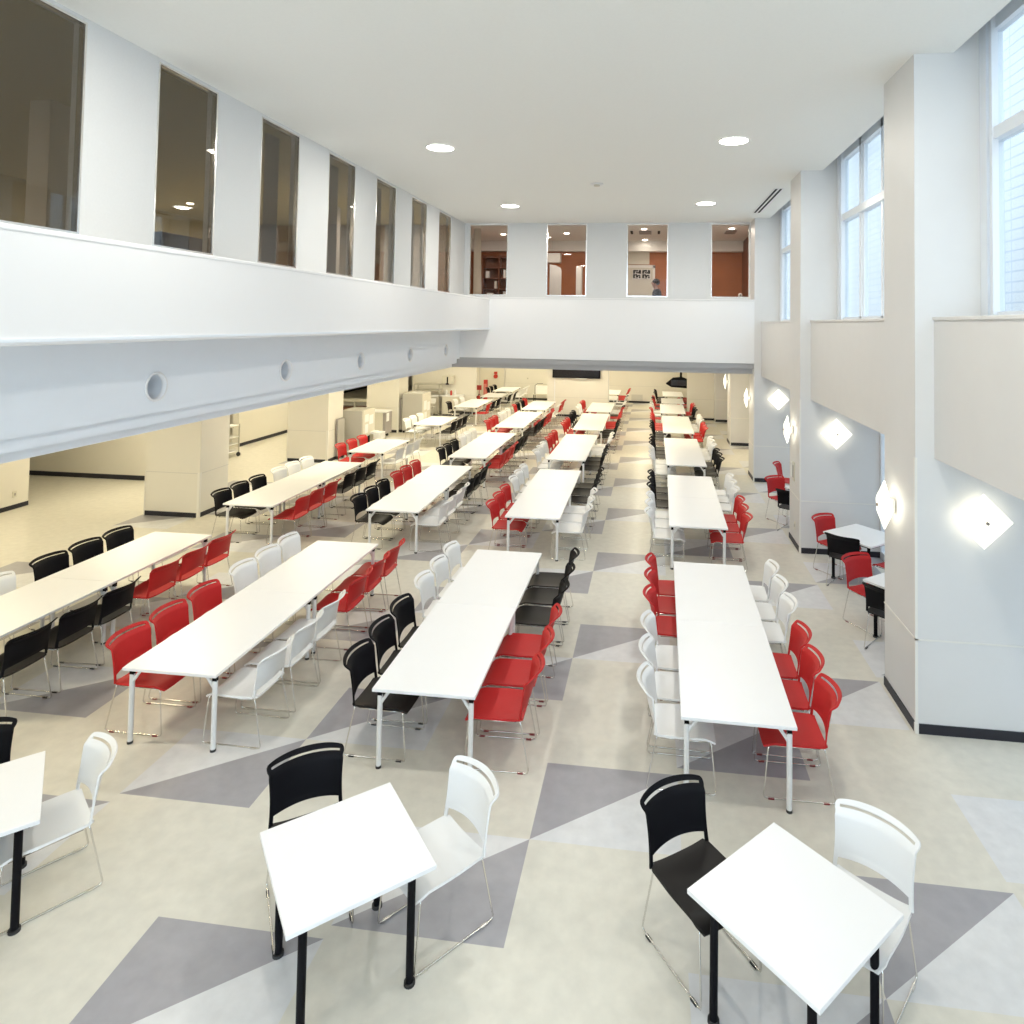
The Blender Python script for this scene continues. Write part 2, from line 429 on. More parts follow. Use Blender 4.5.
for (a, b, nm) in ((17.27 + .87, 22.3, 'beyond the third pillar'), (22.3 + .87, 27.58, 'beyond the fourth pillar'), (27.58 + .87, 38.5, 'beyond the fifth pillar')):
    sbox('wall_right', (3.95, a, 0), (4.1, b, 2.95), M_lower, 'plain lower right wall ' + nm, 'wall')
sbox('wall_right', (3.0, 17.27 + .87, 4.0), (3.36, 18.2, 7.2), M_wallup, 'upper right wall end above the third pillar', 'wall')
# hall end behind the viewpoint with large windows
m = MB().box((-17, YB - .2, 0), (-4.2, YB, 7.3)).box((-4.2, YB - .2, 0), (4.1, YB, .4)).box((-4.2, YB - .2, 6.9), (4.1, YB, 7.3)).box((2.6, YB - .2, .4), (4.1, YB, 6.9))
struct(m.build('wall_back', M_white), 'end wall behind the viewpoint', 'wall')
window('x', YB - .1, -4.2, 2.6, .4, 6.9, .08, M_gl_clear, M_alu, 'large window behind the viewpoint')

# ---- lower left and far walls
def base(name, a, b, parent): MB().box(a, b).build('skirting', M_base, parent)
def wallbox(a, b, label, skirt=(), m_=M_lower, joint=()):
    w = sbox('wall_lower', a, b, m_, label, 'wall')
    for s in skirt: MB().box(*s).build('skirting', M_base, w)
    for s in joint: MB().box(*s).build('panel_joint', M_joint, w)
    return w
wallbox((-17, YB, 0), (-12.9, 12.35, 2.95), 'cream wall block at the left edge under the gallery', [((-12.9, YB, 0), (-12.888, 12.35, .09))])
wallbox((-17, 14.65, 0), (-12.0, 14.85, 2.95), 'cream wall at the back of the left recess', [((-17, 14.638, 0), (-12.0, 14.65, .11))])
wallbox((-12.8, 18.9, 0), (-12.6, 24.4, 2.95), 'cream corridor wall between the two left columns', [((-12.6, 18.92, 0), (-12.588, 24.4, .10))])
wallbox((-17, 22.5, 0), (-12.8, 22.7, 2.95), 'wall behind the corridor opening')
wallbox((-17, YB, 0), (-16.5, 38.5, 2.95), 'far left outer wall', [((-16.5, 23, 0), (-16.488, 38.5, .10))])
wallbox((-10.3, 27.5, 0), (-7.47, 27.62, 2.95), 'cream wall behind the serving counter', [((-10.3, 27.488, 0), (-7.47, 27.5, .09))], joint=[((-10.3, 27.494, .80), (-7.47, 27.5, .812))])
wallbox((-10.3, 27.62, 0), (-10.18, 38.5, 2.95), 'partition beyond the serving counter')
wallbox((-10.2, 33.3, 0), (4.05, 33.5, 2.95), 'end wall at the far end of the central aisle', [((-10.2, 33.288, 0), (4.05, 33.3, .09))], joint=[((-10.2, 33.294, .83), (4.05, 33.3, .842))])
wallbox((-17, 38.3, 0), (-10.2, 38.5, 2.95), 'end wall of the left service corridor')
wallbox((-4.40, 27.72, 0), (-1.76, 27.84, 2.95), 'cream partition wall carrying the flat screen', [((-4.40, 27.708, 0), (-1.76, 27.72, .09))], joint=[((-4.40, 27.714, .80), (-1.76, 27.72, .812)), ((-1.80, 27.714, .09), (-1.76, 27.72, 2.95))])
wallbox((1.50, 27.98, 0), (2.66, 28.1, 2.95), 'cream partition wall right of the rightmost row', [((1.50, 27.968, 0), (2.66, 27.98, .08))], joint=[((1.50, 27.974, .85), (2.66, 27.98, .862)), ((2.62, 27.97, .09), (2.66, 27.98, 2.95))])
def column(y, label):
    c = struct(MB().box((-10.06, y, 0), (-8.88, y + .88, 2.95)).build('column', M_lower), label, 'column')
    MB().box((-10.05, y - .006, .86), (-8.88, y, .872)).box((-8.88, y, .86), (-8.874, y + .88, .872)).build('panel_joint', M_joint, c)
    MB().box((-10.04, y - .01, 0), (-8.93, y, .09)).box((-8.88, y + .05, 0), (-8.87, y + .88, .09)).build('skirting', M_base, c)
    MB().box((-8.92, y - .01, 0), (-8.87, y + .04, .88)).box((-10.065, y - .01, 0), (-10.045, y, .88)).build('corner_trim', M_corner, c)
column(6.97, 'cream square column just left of the view')
column(12.13, 'nearest cream square column under the left gallery')
column(17.3, 'second cream square column under the left gallery')
column(22.4, 'third cream square column under the left gallery')

# outside
struct(MB().box((4.1, YB - 12, -.3), (16, 60, -.1)).build('exterior_ground', M_ground), 'paving outside the windows', 'ground')
struct(MB().box((11.0, -20, -.1), (12.0, 70, 14.5)).build('exterior_facade', M_facade), 'pale tiled building across from the right windows', 'building')

# ---- rooms behind the upper windows
def room(name, a, b, mats, label):
    (x0, y0, z0), (x1, y1, z1) = a, b
    fl = MB().box((x0, y0, z0 - .1), (x1, y1, z0)).build('floor', mats[0]); struct(fl, 'floor of the ' + label, 'floor')
    return fl
zf = 3.9
struct(MB().box((-6.3, 18.17, zf - .1), (3.3, 22.0, zf)).build('floor', M_applgrey), 'floor of the upper room behind the far windows', 'floor')
struct(MB().box((-6.3, 18.17, 6.70), (3.3, 22.0, 6.76)).build('ceiling', M_ceil), 'ceiling of the upper room behind the far windows', 'ceiling')
struct(MB().box((-6.3, 21.8, zf), (3.3, 22.0, 6.70)).build('wall_upper_room', M_wood), 'brown panelled wall behind the far upper windows', 'wall')
struct(MB().box((-6.1, 21.5, 6.36), (2.9, 21.8, 6.70)).build('trim_8', M_ceil), 'pale bulkhead above the brown panelling', 'trim')
struct(MB().box((-6.3, 18.2, zf), (-6.1, 21.8, 6.7)).build('wall_upper_room', M_wood), 'left wall of the brown upper room', 'wall')
struct(MB().box((-6.1, 18.3, 6.36), (-5.95, 21.5, 6.70)).build('trim_9', M_ceil), 'pale bulkhead along the left side of the brown room', 'trim')
struct(MB().box((2.9, 18.2, zf), (3.1, 21.8, 6.7)).build('wall_upper_room', M_darkwood), 'right wall of the brown upper room', 'wall')
# left upper room
struct(MB().box((-12.8, YB, zf - .1), (-5.44, 18.0, zf)).build('floor', M_applgrey), 'floor of the room behind the left windows', 'floor')
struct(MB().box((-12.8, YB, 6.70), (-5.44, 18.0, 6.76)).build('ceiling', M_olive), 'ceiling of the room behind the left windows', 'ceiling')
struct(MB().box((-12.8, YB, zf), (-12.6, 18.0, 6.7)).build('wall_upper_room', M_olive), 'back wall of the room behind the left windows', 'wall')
struct(MB().box((-12.6, 17.9, zf), (-5.44, 18.0, 6.7)).build('wall_upper_room', M_greybrown), 'far wall of the room behind the left windows', 'wall')
for k, (y, m_) in enumerate(((7.35, M_curtain), (11.5, M_greybrown), (14.8, M_greybrown))):
    struct(MB().box((-7.9, y, zf), (-7.6, y + .35, 6.7)).build('column', m_), ['cream post seen through the first left window', 'grey post seen through the second left window', 'grey post seen through the farther left windows'][k], 'column')
for k, y in enumerate((4.0, 8.3)):
    t = thing('filing_cabinet', ['blue-grey cabinet behind the first upper left window', 'blue-grey cabinet behind the second upper left window'][k], 'cabinet', (-7.6, y + 1.2, zf), 0, 'cabinets in the left upper room')
    MB().box((-.3, -.55, 0), (.3, .55, 1.35)).build('body', M_bluegrey, t, bevel=.01)
    for j in range(2):
        d = MB().box((.302, -.53 + j * .54, .05), (.318, -.02 + j * .54, 1.3)).build('door', M_bluegrey, t)
        MB().box((.319, -.06 + j * .1, .6), (.335, -.04 + j * .1, .75)).build('handle', M_chrome, d)
for k, (a, b) in enumerate(vis[2:]):
    mb = MB(); y0 = b - .34
    pts = []
    for j in range(13): pts.append((-5.62 + (.025 if j % 2 else -.025), y0 + j * .026))
    vs = []
    for (x, y) in pts: vs += [(x, y, ZB - .5), (x, y, 6.68)]
    mb.add(vs, [(2 * j, 2 * j + 2, 2 * j + 3, 2 * j + 1) for j in range(12)])
    o = mb.build('window_curtain', M_greybrown)
    s = o.modifiers.new('thick', 'SOLIDIFY'); s.thickness = .006
    tag(o, 'grey pleated curtain behind the %s narrow window from the near end' % ordn[k + 2], 'curtain', 'curtains behind the left windows')

# ------------------------------------------------------------------ furniture prototypes
def shell(fn, nu, nv, holes, th, name, m_, parent):
    """fn(u,v)->point, u,v in 0..1; holes: predicate(u,v)"""
    bm = bmesh.new(); g = [[bm.verts.new(fn(u / nu, v / nv)) for u in range(nu + 1)] for v in range(nv + 1)]
    for v in range(nv):
        for u in range(nu):
            if holes((u + .5) / nu, (v + .5) / nv): continue
            bm.faces.new((g[v][u], g[v][u + 1], g[v + 1][u + 1], g[v + 1][u]))
    for vv in list(bm.verts):
        if not vv.link_faces: bm.verts.remove(vv)
    bmesh.ops.recalc_face_normals(bm, faces=bm.faces)
    bmesh.ops.solidify(bm, geom=bm.faces[:], thickness=th)
    bmesh.ops.recalc_face_normals(bm, faces=bm.faces)
    me = bpy.data.meshes.new(name); bm.to_mesh(me); bm.free(); me.materials.append(m_)
    o = bpy.data.objects.new(name, me); C.objects.link(o)
    if parent: o.parent = parent
    smooth_by_angle(o, 50)
    return o
def back_pt(u, v):
    s = u * 2 - 1
    z = .455 + .385 * v
    # half width: narrows a little above the seat, flares into the handle rim
    w = .243 - .008 * math.sin(math.pi * min(1, v / .8))
    if v > .86: w = .243 + .014 * min(1, (v - .86) / .06)
    if v > .97: w -= .008 * (v - .97) / .03
    x = -.228 - .050 * v - .055 * (max(0, v - .80) / .20) ** 1.3
    x -= .082 * (1 - s * s) * (.40 + .60 * v)
    z -= .012 * (abs(s) ** 6) * (max(0, v - .80) / .20)
    if v < .3: z += 0.05 * (1 - s * s) * math.sin(math.pi * v / .3) * .5
    return (x, s * w, z)
def back_hole(u, v):
    s = abs(u * 2 - 1)
    return (v < .17 and v > .0 and s < .87) or (.895 < v < .95 and s < .86)
def seat_pt(u, v):
    s = u * 2 - 1            # across
    x = -.262 + .525 * v
    z = .452 - .012 * (1 - s * s) * math.sin(math.pi * v)
    z -= .045 * max(0, (v - .82) / .18) ** 2
    z += .012 * (abs(s) ** 3)
    w = .244 - .020 * abs(v - .45)
    if v < .08: w -= .02 * (1 - v / .08)
    if v > .93: w -= .025 * (v - .93) / .07
    return (x, s * w, z)
def make_chair(name, bm_, sm_, pad_):
    t = thing(name, 'proto', 'chair')
    shell(seat_pt, 10, 12, lambda u, v: False, .016, 'seat', sm_, t)
    shell(back_pt, 20, 31, back_hole, .013, 'backrest', bm_, t)
    for s in (-1, 1):
        y0, y1 = .215 * s, .236 * s
        pts = [(.215, y0, .43), (.225, y0 * 1.03, .40), (.262, y1, .03), (.255, y1, .013), (.235, y1, .008), (-.29, y1, .008), (-.312, y1, .013), (-.32, y1, .03), (-.245, y0, .40), (-.235, y0, .44)]
        leg = MB().tube(pts, .0062, 6).build('leg', M_chrome, t, smooth=True)
        for x in (.20, -.25):
            MB().box((x - .025, y1 - .009, 0), (x + .025, y1 + .009, .012)).build('glide', pad_, leg)
    MB().tube([(.0, -.212, .424), (.19, -.212, .424), (.19, .212, .424), (-.20, .212, .426), (-.20, -.212, .426), (-.01, -.212, .424)], .006, 6).build('seat_support', M_chrome, t, smooth=True)
    return t
CH = {'K': make_chair('dining_chair', M_black, M_blackseat, M_rub), 'R': make_chair('dining_chair', M_red, M_red, mat('dark_red_glide', (.2, .02, .02), .6)),
      'W': make_chair('dining_chair', M_whitep, M_whitep, M_chrome)}
CN = {'K': 'black', 'R': 'red', 'W': 'white'}
used = set()
chair_xy = []
def place_chair(k, x, y, rz, label, group, exact=False):
    if not exact:
        x += rng.uniform(-.008, .008); y += rng.uniform(-.012, .012); rz += R(rng.uniform(-1.5, 1.5))
    chair_xy.append((x, y))
    if k not in used:
        used.add(k); o = CH[k]; o.location = (x, y, 0); o.rotation_euler = (0, 0, rz); o['label'] = label; o['group'] = group
        return o
    return dup(CH[k], (x, y, 0), rz, label, group)

def make_table(L, W=.932):
    t = thing('dining_table', 'proto', 'table')
    h = L / 2; w = W / 2; ZT_ = .72
    top = MB().box((-w, -h + .001, ZT_ - .028), (w, h - .001, ZT_)).build('tabletop', M_table, t, bevel=.004)
    MB().box((-w + .10, -h + .16, ZT_ - .07), (-w + .13, h - .16, ZT_ - .03)).box((w - .13, -h + .16, ZT_ - .07), (w - .10, h - .16, ZT_ - .03)).build('side_rail', M_tableleg, t)
    for sx in (-1, 1):
        for sy in (-1, 1):
            x = sx * (w - .05); y = sy * (h - .07)
            leg = MB().tube([(x, y, .02), (x, y, ZT_ - .085)], .023, 14).build('leg', M_tableleg, t, smooth=False)
            smooth_by_angle(leg)
            MB().cyl((x, y, 0), .025, .022, 14).build('foot_cap', M_rub, leg)
            MB().box((x - .02, y - .016, ZT_ - .09), (x + .02, y + .016, ZT_ - .029)).build('connector', M_black, leg)
            br = MB().tube([(x, y, ZT_ - .17), (x - sx * .025, y, ZT_ - .13), (x - sx * .075, y, ZT_ - .06), (x - sx * .105, y, ZT_ - .029)], .015, 8)
            br.build('bracket', M_tableleg, leg, smooth=True)
    return t
TB = {}
def place_table(L, x, y, rz, label, group):
    key = round(L, 2)
    if key not in TB:
        o = make_table(L); TB[key] = o
        o.location = (x, y, 0); o.rotation_euler = (0, 0, rz); o['label'] = label; o['group'] = group
        return o
    return dup(TB[key], (x, y, 0), rz, label, group)

rowname = {'A': 'rightmost row', 'B': 'second row from right', 'C': 'third row from right', 'D': 'leftmost row'}
tn = ['', 'nearest', 'second', 'third', 'fourth', 'fifth', 'sixth', 'farthest']
on = ['first', 'second', 'third', 'fourth', 'fifth', 'sixth']
OFF6 = [.40, .95, 1.50, 2.24, 2.79, 3.34]
OFF3 = [.36, .90, 1.44]
OFF4 = [.36, .94, 1.76, 2.34]
# (row, index, x-centre, y-near, length, units, rotation deg, left chairs near->far, right chairs near->far, right pull-out)
TABLES = [
 ('A', 1, .77, 5.61, 3.6, 2, -.9, 'WWWRRR', 'RRRWWW', -.04, .02),
 ('A', 2, .81, 10.82, 3.6, 2, -.9, 'WWWKKK', 'RRRWWW', .0, .02),
 ('A', 3, .84, 15.48, 3.6, 2, -.2, 'WWWKKK', 'KKKWWW', .0, .02),
 ('A', 4, .85, 20.03, 3.6, 2, -.4, 'KKKRRR', 'RRRWWW', .0, .02),
 ('A', 5, .82, 24.40, 2.7, 2, -.4, 'RWW', 'KKRR', .0, .02),
 ('A', 6, .90, 27.50, 1.8, 1, -.4, 'RKR', 'RR', .0, .02),
 ('A', 7, 1.00, 30.15, 2.1, 1, -.4, 'KKK', 'RRR', .0, .02),
 ('B', 1, -1.96, 5.64, 3.6, 2, .3, 'KKKWWW', 'RRRKKK', .0, .13),
 ('B', 2, -1.96, 10.88, 3.6, 2, .4, 'RRRWWW', 'WWWKKK', .0, .10),
 ('B', 3, -1.99, 15.55, 3.6, 2, -.2, 'WWWRRR', 'KKKWWW', .0, .08),
 ('B', 4, -1.93, 20.04, 3.6, 2, .5, 'RRRKKK', 'KKKRRR', .0, .08),
 ('B', 5, -1.93, 24.25, 2.7, 2, .0, 'WWRR', 'RKWW', .0, .08),
 ('B', 6, -1.93, 28.05, 1.5, 1, .0, '', 'WKW', .0, .08),
 ('B', 7, -1.93, 30.25, 2.1, 1, .0, '', 'RRR', .0, .08),
 ('C', 1, -4.37, 5.63, 3.6, 2, .2, 'RRRWWW', 'WWWRRR', .0, .05),
 ('C', 2, -4.40, 10.85, 3.6, 2, .8, 'KKKRRR', 'WWWKKK', .0, .05),
 ('C', 3, -4.36, 15.36, 3.6, 2, .1, 'KKKWWW', 'RRRKKK', .0, .05),
 ('C', 4, -4.36, 19.99, 3.6, 2, .0, 'RRRWWW', 'KKKRRR', .0, .05),
 ('C', 5, -4.36, 24.20, 2.7, 2, .0, 'RKKR', 'WWRR', .0, .05),
 ('D', 1, -6.97, 5.60, 3.6, 2, .0, 'WWWKKK', 'KKKRRR', .0, .05),
 ('D', 2, -6.96, 10.76, 3.6, 2, .0, 'KKKWWW', 'RRRKKK', .0, .05),
 ('D', 3, -6.97, 15.50, 1.8, 1, .0, 'RRR', 'WWW', .0, .05),
 ('D', 4, -6.97, 19.95, 1.8, 1, .0, 'WWW', 'KKK', .0, .05),
 ('D', 5, -7.02, 24.35, 2.6, 2, .0, 'KWW', 'RKK', .0, .05),
 ('D', 6, -6.92, 27.90, 1.5, 1, .0, '', 'KWK', .0, .05),
 ('D', 7, -6.95, 30.25, 2.1, 1, .0, 'KKK', 'WWW', .0, .10),
]
DY = {('A', 6, 1): .5, ('D', 1, -1): -.09, ('A', 1, 1): .04, ('C', 1, -1): .03}
for (row, idx, xc, y0, L, units, rdeg, lc, rc, lp, rp) in TABLES:
    rz = R(rdeg); yc = y0 + L / 2; c_, s_ = math.cos(rz), math.sin(rz)
    def W2(a, b): return xc + c_ * a - s_ * b, yc + s_ * a + c_ * b
    for k in range(units):
        l = L / units; x, y = W2(0, -L / 2 + l * (k + .5))
        half = '' if units == 1 else (', near half' if k == 0 else ', far half')
        place_table(l, x, y, rz, 'white laminate table, %s in the %s%s' % (tn[idx], rowname[row], half), 'white tables in the four long rows')
    for sidec, pull, sx in ((lc, lp, -1), (rc, rp, 1)):
        n = len(sidec)
        offs = OFF6 if n == 6 else (OFF4 if n == 4 else [L * (j + .5) / max(n, 1) for j in range(n)])
        for j, ck in enumerate(sidec):
            a = sx * (.466 + pull); b = -L / 2 + offs[j] + DY.get((row, idx, sx), 0)
            x, y = W2(a, b)
            lab = '%s chair, %s from the near end, %s side, %s table of %s' % (CN[ck], on[j], 'left' if sx < 0 else 'right', tn[idx], rowname[row])
            place_chair(ck, x, y, rz + (0 if sx < 0 else math.pi), lab, 'chairs along the ' + rowname[row])

# small square pedestal tables
def pedestal(label, x, y, rz, first=[None]):
    if first[0] is None:
        t = thing('square_table', label, 'table', (x, y, 0), rz, 'small square tables')
        MB().box((-.42, -.42, .692), (.42, .42, .72)).build('tabletop', M_table, t, bevel=.004)
        MB().box((-.37, -.37, .662), (.37, .37, .691)).build('underframe', M_black, t)
        for sx in (-1, 1):
            for sy in (-1, 1):
                p = MB().cyl((sx * .31, sy * .31, .02), .024, .641, 14).build('leg', M_black, t); smooth_by_angle(p)
                q = MB().cyl((sx * .31, sy * .31, 0), .034, .019, 14).build('foot_pad', M_rub, p)
        first[0] = t; return t
    return dup(first[0], (x, y, 0), rz, label)
RT = R(38)
for (x, y, rz_, lab) in ((-4.47, 3.905, 44, 'small square white table cut off at the lower left corner'), (-1.835, 3.95, 41, 'small square white table at the bottom, below the second row'),
                    (.83, 3.946, 45, 'small square white table at the bottom, below the rightmost row'),
                    (3.33, 10.87, 38, 'small square white table between the two nearest pillars, farther one'), (3.33, 8.90, 38, 'small square white table right behind the nearest pillar'),
                    (3.30, 13.75, 38, 'small square white table half hidden behind the second pillar')):
    pedestal(lab, x, y, R(rz_))
def aim(x, y, tx, ty): return math.atan2(ty - y, tx - x)
G = 'chairs at the small square tables'
def back_at(k, bx, by, ang, lab):
    # bx,by: middle of the top rim; ang: direction the sitter faces
    x = bx + .36 * math.cos(ang); y = by + .36 * math.sin(ang)
    return place_chair(k, x, y, ang, lab, G, exact=True)
back_at('K', -2.46, 4.60, R(-54), 'black chair at bottom left of centre, beside the small square table')
back_at('W', -1.16, 4.58, R(-130), 'white chair at the bottom, right of the small central square table')
back_at('K', .15, 4.63, R(-54), 'black chair at the bottom, in front of the rightmost row')
back_at('W', 1.48, 4.53, R(-127), 'white chair at the bottom right, cut off by the picture edge')
back_at('W', -3.93, 4.46, R(-127), 'white chair at the lower left, right of the cut-off square table')
back_at('K', -5.10, 4.53, R(-54), 'black chair on the left picture edge at lower left')
back_at('R', 2.84, 11.48, R(-53), 'red chair in front of the second pillar, by the square table')
back_at('K', 2.86, 10.38, R(55), 'black chair tucked at the square table between the two nearest pillars')
back_at('R', 2.80, 9.57, R(-58), 'red chair left of the table behind the nearest pillar')
back_at('K', 2.80, 8.40, R(52), 'black chair half hidden by the left side of the nearest pillar')
back_at('R', 2.55, 14.22, R(-56), 'red chair just left of the second pillar, behind a black one')
back_at('K', 2.62, 13.05, R(58), 'black chair half hidden by the left side of the second pillar')
back_at('R', 2.86, 15.62, R(-20), 'red chair seen from the side, in front of the third pillar')
back_at('R', 3.86, 10.04, R(128), 'red chair beyond the square table between the two nearest pillars')

# ------------------------------------------------------------------ wall sconces
def sconce_proto(label, loc, rz):
    t = thing('wall_sconce', label, 'lamp', loc, rz, 'square glass wall sconces')
    # local: wall plane x=0, light projects to +x
    MB().box((0.002, -.055, -.075), (.035, .055, .075)).build('backplate', M_chrome, t, bevel=.004)
    MB().tube([(.035, 0, 0), (.165, 0, 0)], .009, 8).build('stem', M_chrome, t)
    h = .262; mb = MB()
    # diamond pane, slightly folded back at the tips
    n = 6; vs = []; fs = []
    q = [(0, h), (h, 0), (0, -h), (-h, 0)]
    vs.append((.16, 0, 0))
    for (a, b) in q: vs.append((.10, a, b))
    for k in range(4): vs.append((.152, (q[k][0] + q[(k + 1) % 4][0]) * .30, (q[k][1] + q[(k + 1) % 4][1]) * .30))
    for k in range(4):
        a, b, c = 1 + k, 1 + (k + 1) % 4, 5 + k
        fs += [(0, a, c), (0, c, b), (a, b, c)]
    mb.add(vs, fs); mb.add([(x - .008, y, z) for x, y, z in vs], fs)
    mb.build('glass_shade', M_sconce, t)
    k = MB().cyl((.162, 0, 0), .017, .016, 14, 'x').build('knob', mat('dull_knob', (.35, .3, .25), .4, metal=.6), t); smooth_by_angle(k)
    return t
first_sc = None
def bulb(x, y, z, p, col=(1, .93, .75), r=.05):
    l = bpy.data.lights.new('bulb', 'POINT'); l.energy = p; l.color = col; l.shadow_soft_size = r
    o = bpy.data.objects.new('bulb', l); C.objects.link(o); o.location = (x, y, z); return o
SCP = .6
for i, y in enumerate(PIL_Y):
    if i < 2: continue
    ws = ['', '', 'nearest', 'second', 'third', 'fourth', 'fifth'][i]
    for face in ('side', 'front'):
        if face == 'front' and y > 18: continue
        loc = (2.61, y + .56, 2.06) if face == 'side' else (3.21, y - .002, 2.11)
        rz = math.pi if face == 'side' else -math.pi / 2
        lab = 'lit diamond glass sconce on the %s of the %s pillar' % ('aisle side' if face == 'side' else 'front face', ws)
        if first_sc is None: first_sc = sconce_proto(lab, loc, rz)
        else: dup(first_sc, loc, rz, lab)
        d = .06
        if face == 'side': bulb(2.61 - d, y + .56, 2.06, SCP)
        else: bulb(3.21, y - d, 2.11, SCP)

# ------------------------------------------------------------------ ceiling fittings and lamps
def area(x, y, z, sx, p, col, rx=0, ry=0, shape='DISK', sy=None, name='lamp'):
    l = bpy.data.lights.new(name, 'AREA'); l.energy = p; l.color = col; l.shape = shape; l.size = sx
    if sy: l.size_y = sy
    o = bpy.data.objects.new(name, l); C.objects.link(o); o.location = (x, y, z); o.rotation_euler = (rx, ry, 0); return o
pd = None
def downlight(x, y, z, label, r=.215):
    global pd
    if pd is None or pd[1] != r:
        t = thing('ceiling_downlight', label, 'lamp', (x, y, z), 0, 'round recessed downlights')
        mb = MB(); n = 28; vs = []; fs = []
        for k in range(n):
            a = 2 * math.pi * k / n
            for (rr, zz) in ((r + .025, -.001), (r + .022, -.012), (r, -.012), (r - .005, -.002)): vs.append((rr * math.cos(a), rr * math.sin(a), zz))
        for k in range(n):
            for j in range(3):
                a, b = k * 4 + j, ((k + 1) % n) * 4 + j; fs.append((a, b, b + 1, a + 1))
        mb.add(vs, fs).build('trim_ring', M_whitep, t)
        MB().cyl((0, 0, -.007), r - .004, .005, 28).build('lens', M_lampoff, t)
        pd = (t, r)
        return t
    return dup(pd[0], (x, y, z), 0, label)
WARM = (1, .95, .86)
for (x, y, lab) in ((-3.41, 15.31, 'left one of the two round downlights on the high ceiling'), (1.20, 15.16, 'right one of the two round downlights on the high ceiling'),
                    (-3.41, 10.1, 'left round downlight above the upper picture edge'), (1.20, 10.0, 'right round downlight above the upper picture edge'),
                    (-3.41, 4.9, 'left round downlight over the viewpoint'), (1.20, 4.9, 'right round downlight over the viewpoint'),
                    (-3.41, -.3, 'left round downlight behind the viewpoint'), (1.20, -.3, 'right round downlight behind the viewpoint')):
    downlight(x, y, ZC - .001, lab)
    area(x, y, ZC - .03, .3, 52, WARM)
t = thing('smoke_detector', 'small round detector on the high ceiling between the downlights', 'detector', (-1.12, 12.94, ZC - .001))
a = MB().cyl((0, 0, -.02), .13, .019, 24).build('base', M_whitep, t); smooth_by_angle(a)
a = MB().cyl((0, 0, -.05), .06, .029, 24).build('head', M_applbeige, t); smooth_by_angle(a)
t = thing('slot_vent', 'long dark slotted air diffuser on the ceiling near the right windows', 'vent', (2.53, 15.0, ZC - .001))
MB().box((-.10, -1.45, -.008), (.10, 1.45, 0)).build('frame', M_whitep, t)
for s in (-.045, .045): MB().box((s - .022, -1.42, -.012), (s + .022, 1.42, -.0085)).build('slot', M_black, t)

# hidden lamps of the low ceilings: recessed panels
LOWC = (1, .87, .55)
pp = None
def low_panel(x, y, p):
    global pp
    if pp is None:
        t = thing('light_panel', 'recessed light panel in the low ceiling, out of sight', 'lamp', (x, y, 2.949), 0, 'recessed light panels of the low ceilings')
        MB().box((-.62, -.17, -.012), (.62, .17, 0)).build('frame', M_whitep, t)
        MB().box((-.59, -.14, -.016), (.59, .14, -.0125)).build('diffuser', M_lampoff, t)
        pp = t
    else: dup(pp, (x, y, 2.949), 0)
    area(x, y, 2.925, 1.15, p, LOWC, shape='RECTANGLE', sy=.27)
LP = 35
for x in (-7.3, -11.4):
    for y in (1.0, 5.2, 9.6, 14.0 - (0 if x > -10 else .6), 17.0, 20.6): low_panel(x, y, LP)
low_panel(-14.4, 18.5, LP * .6); low_panel(-14.5, 28, LP * .6)
for x in (-6.0, -3.0, .1):
    for y in (19.6, 23.4, 26.2): low_panel(x, y, LP * (1 if y < 26 else .7))
low_panel(2.0, 20.2, LP * .6)
for x in (-8.3, -5.6, -2.6, .0):
    low_panel(x, 30.8, LP * 1.3)
low_panel(-9.0, 25.2, LP)

# ------------------------------------------------------------------ things in the upper rooms
t = thing('bookshelf', 'brown bookshelf behind the far upper window next to the curtain', 'shelf', (-5.0, 21.3, zf))
MB().box((-.62, -.17, 0), (-.58, .18, 2.3)).box((.50, -.17, 0), (.54, .18, 2.3)).box((-.62, .16, 0), (.54, .18, 2.3)).box((-.06, -.17, 0), (-.03, .16, 2.3)).build('body', M_darkwood, t)
for k in range(7): MB().box((-.58, -.17, .1 + k * .35), (-.06, .16, .125 + k * .35)).box((-.03, -.17, .1 + k * .35), (.5, .16, .125 + k * .35)).build('shelf', M_darkwood, t)
for k, (x, z, w, h, m_) in enumerate(((-.5, 1.53, .10, .22, M_paper), (-.2, 1.18, .08, .24, M_curtain), (.1, 1.53, .07, .27, M_paper), (.25, 1.18, .16, .15, M_paper), (-.45, .83, .2, .2, M_paper), (.1, .83, .12, .25, M_paper), (.3, 1.88, .1, .2, M_curtain))):
    tag(MB().box((-5.0 + x, 21.2, zf + z), (-5.0 + x + w, 21.4, zf + z + h)).build('document_folder', m_),
        ['white folder on the upper left of the far bookshelf', 'cream folder in the far bookshelf', 'tall white folder on the right of the far bookshelf', 'low white stack on the right of the far bookshelf', 'white stack low on the left of the far bookshelf', 'white folder low on the right of the far bookshelf', 'cream folder on the top of the far bookshelf'][k], 'folder', 'folders on the far bookshelf')
o = MB(); vs = []
for j in range(13):
    vs += [(-5.12 + j * .022, 18.35 + (.03 if j % 2 else 0), zf + .2), (-5.12 + j * .016, 18.35 + (.03 if j % 2 else 0), 6.66)]
o.add(vs, [(2 * j, 2 * j + 2, 2 * j + 3, 2 * j + 1) for j in range(12)])
o = o.build('window_curtain', M_curtain); s = o.modifiers.new('thick', 'SOLIDIFY'); s.thickness = .005
tag(o, 'cream curtain gathered at the left of the leftmost far window', 'curtain')
tag(MB().prism([(-3.16, zf), (-2.80, zf), (-2.80, 5.60), (-2.84, 5.68), (-2.95, 5.74), (-3.16, 5.78)], 20.0, 20.06).build('office_screen', M_paper), 'pale office screen with rounded top behind the second far window', 'screen')
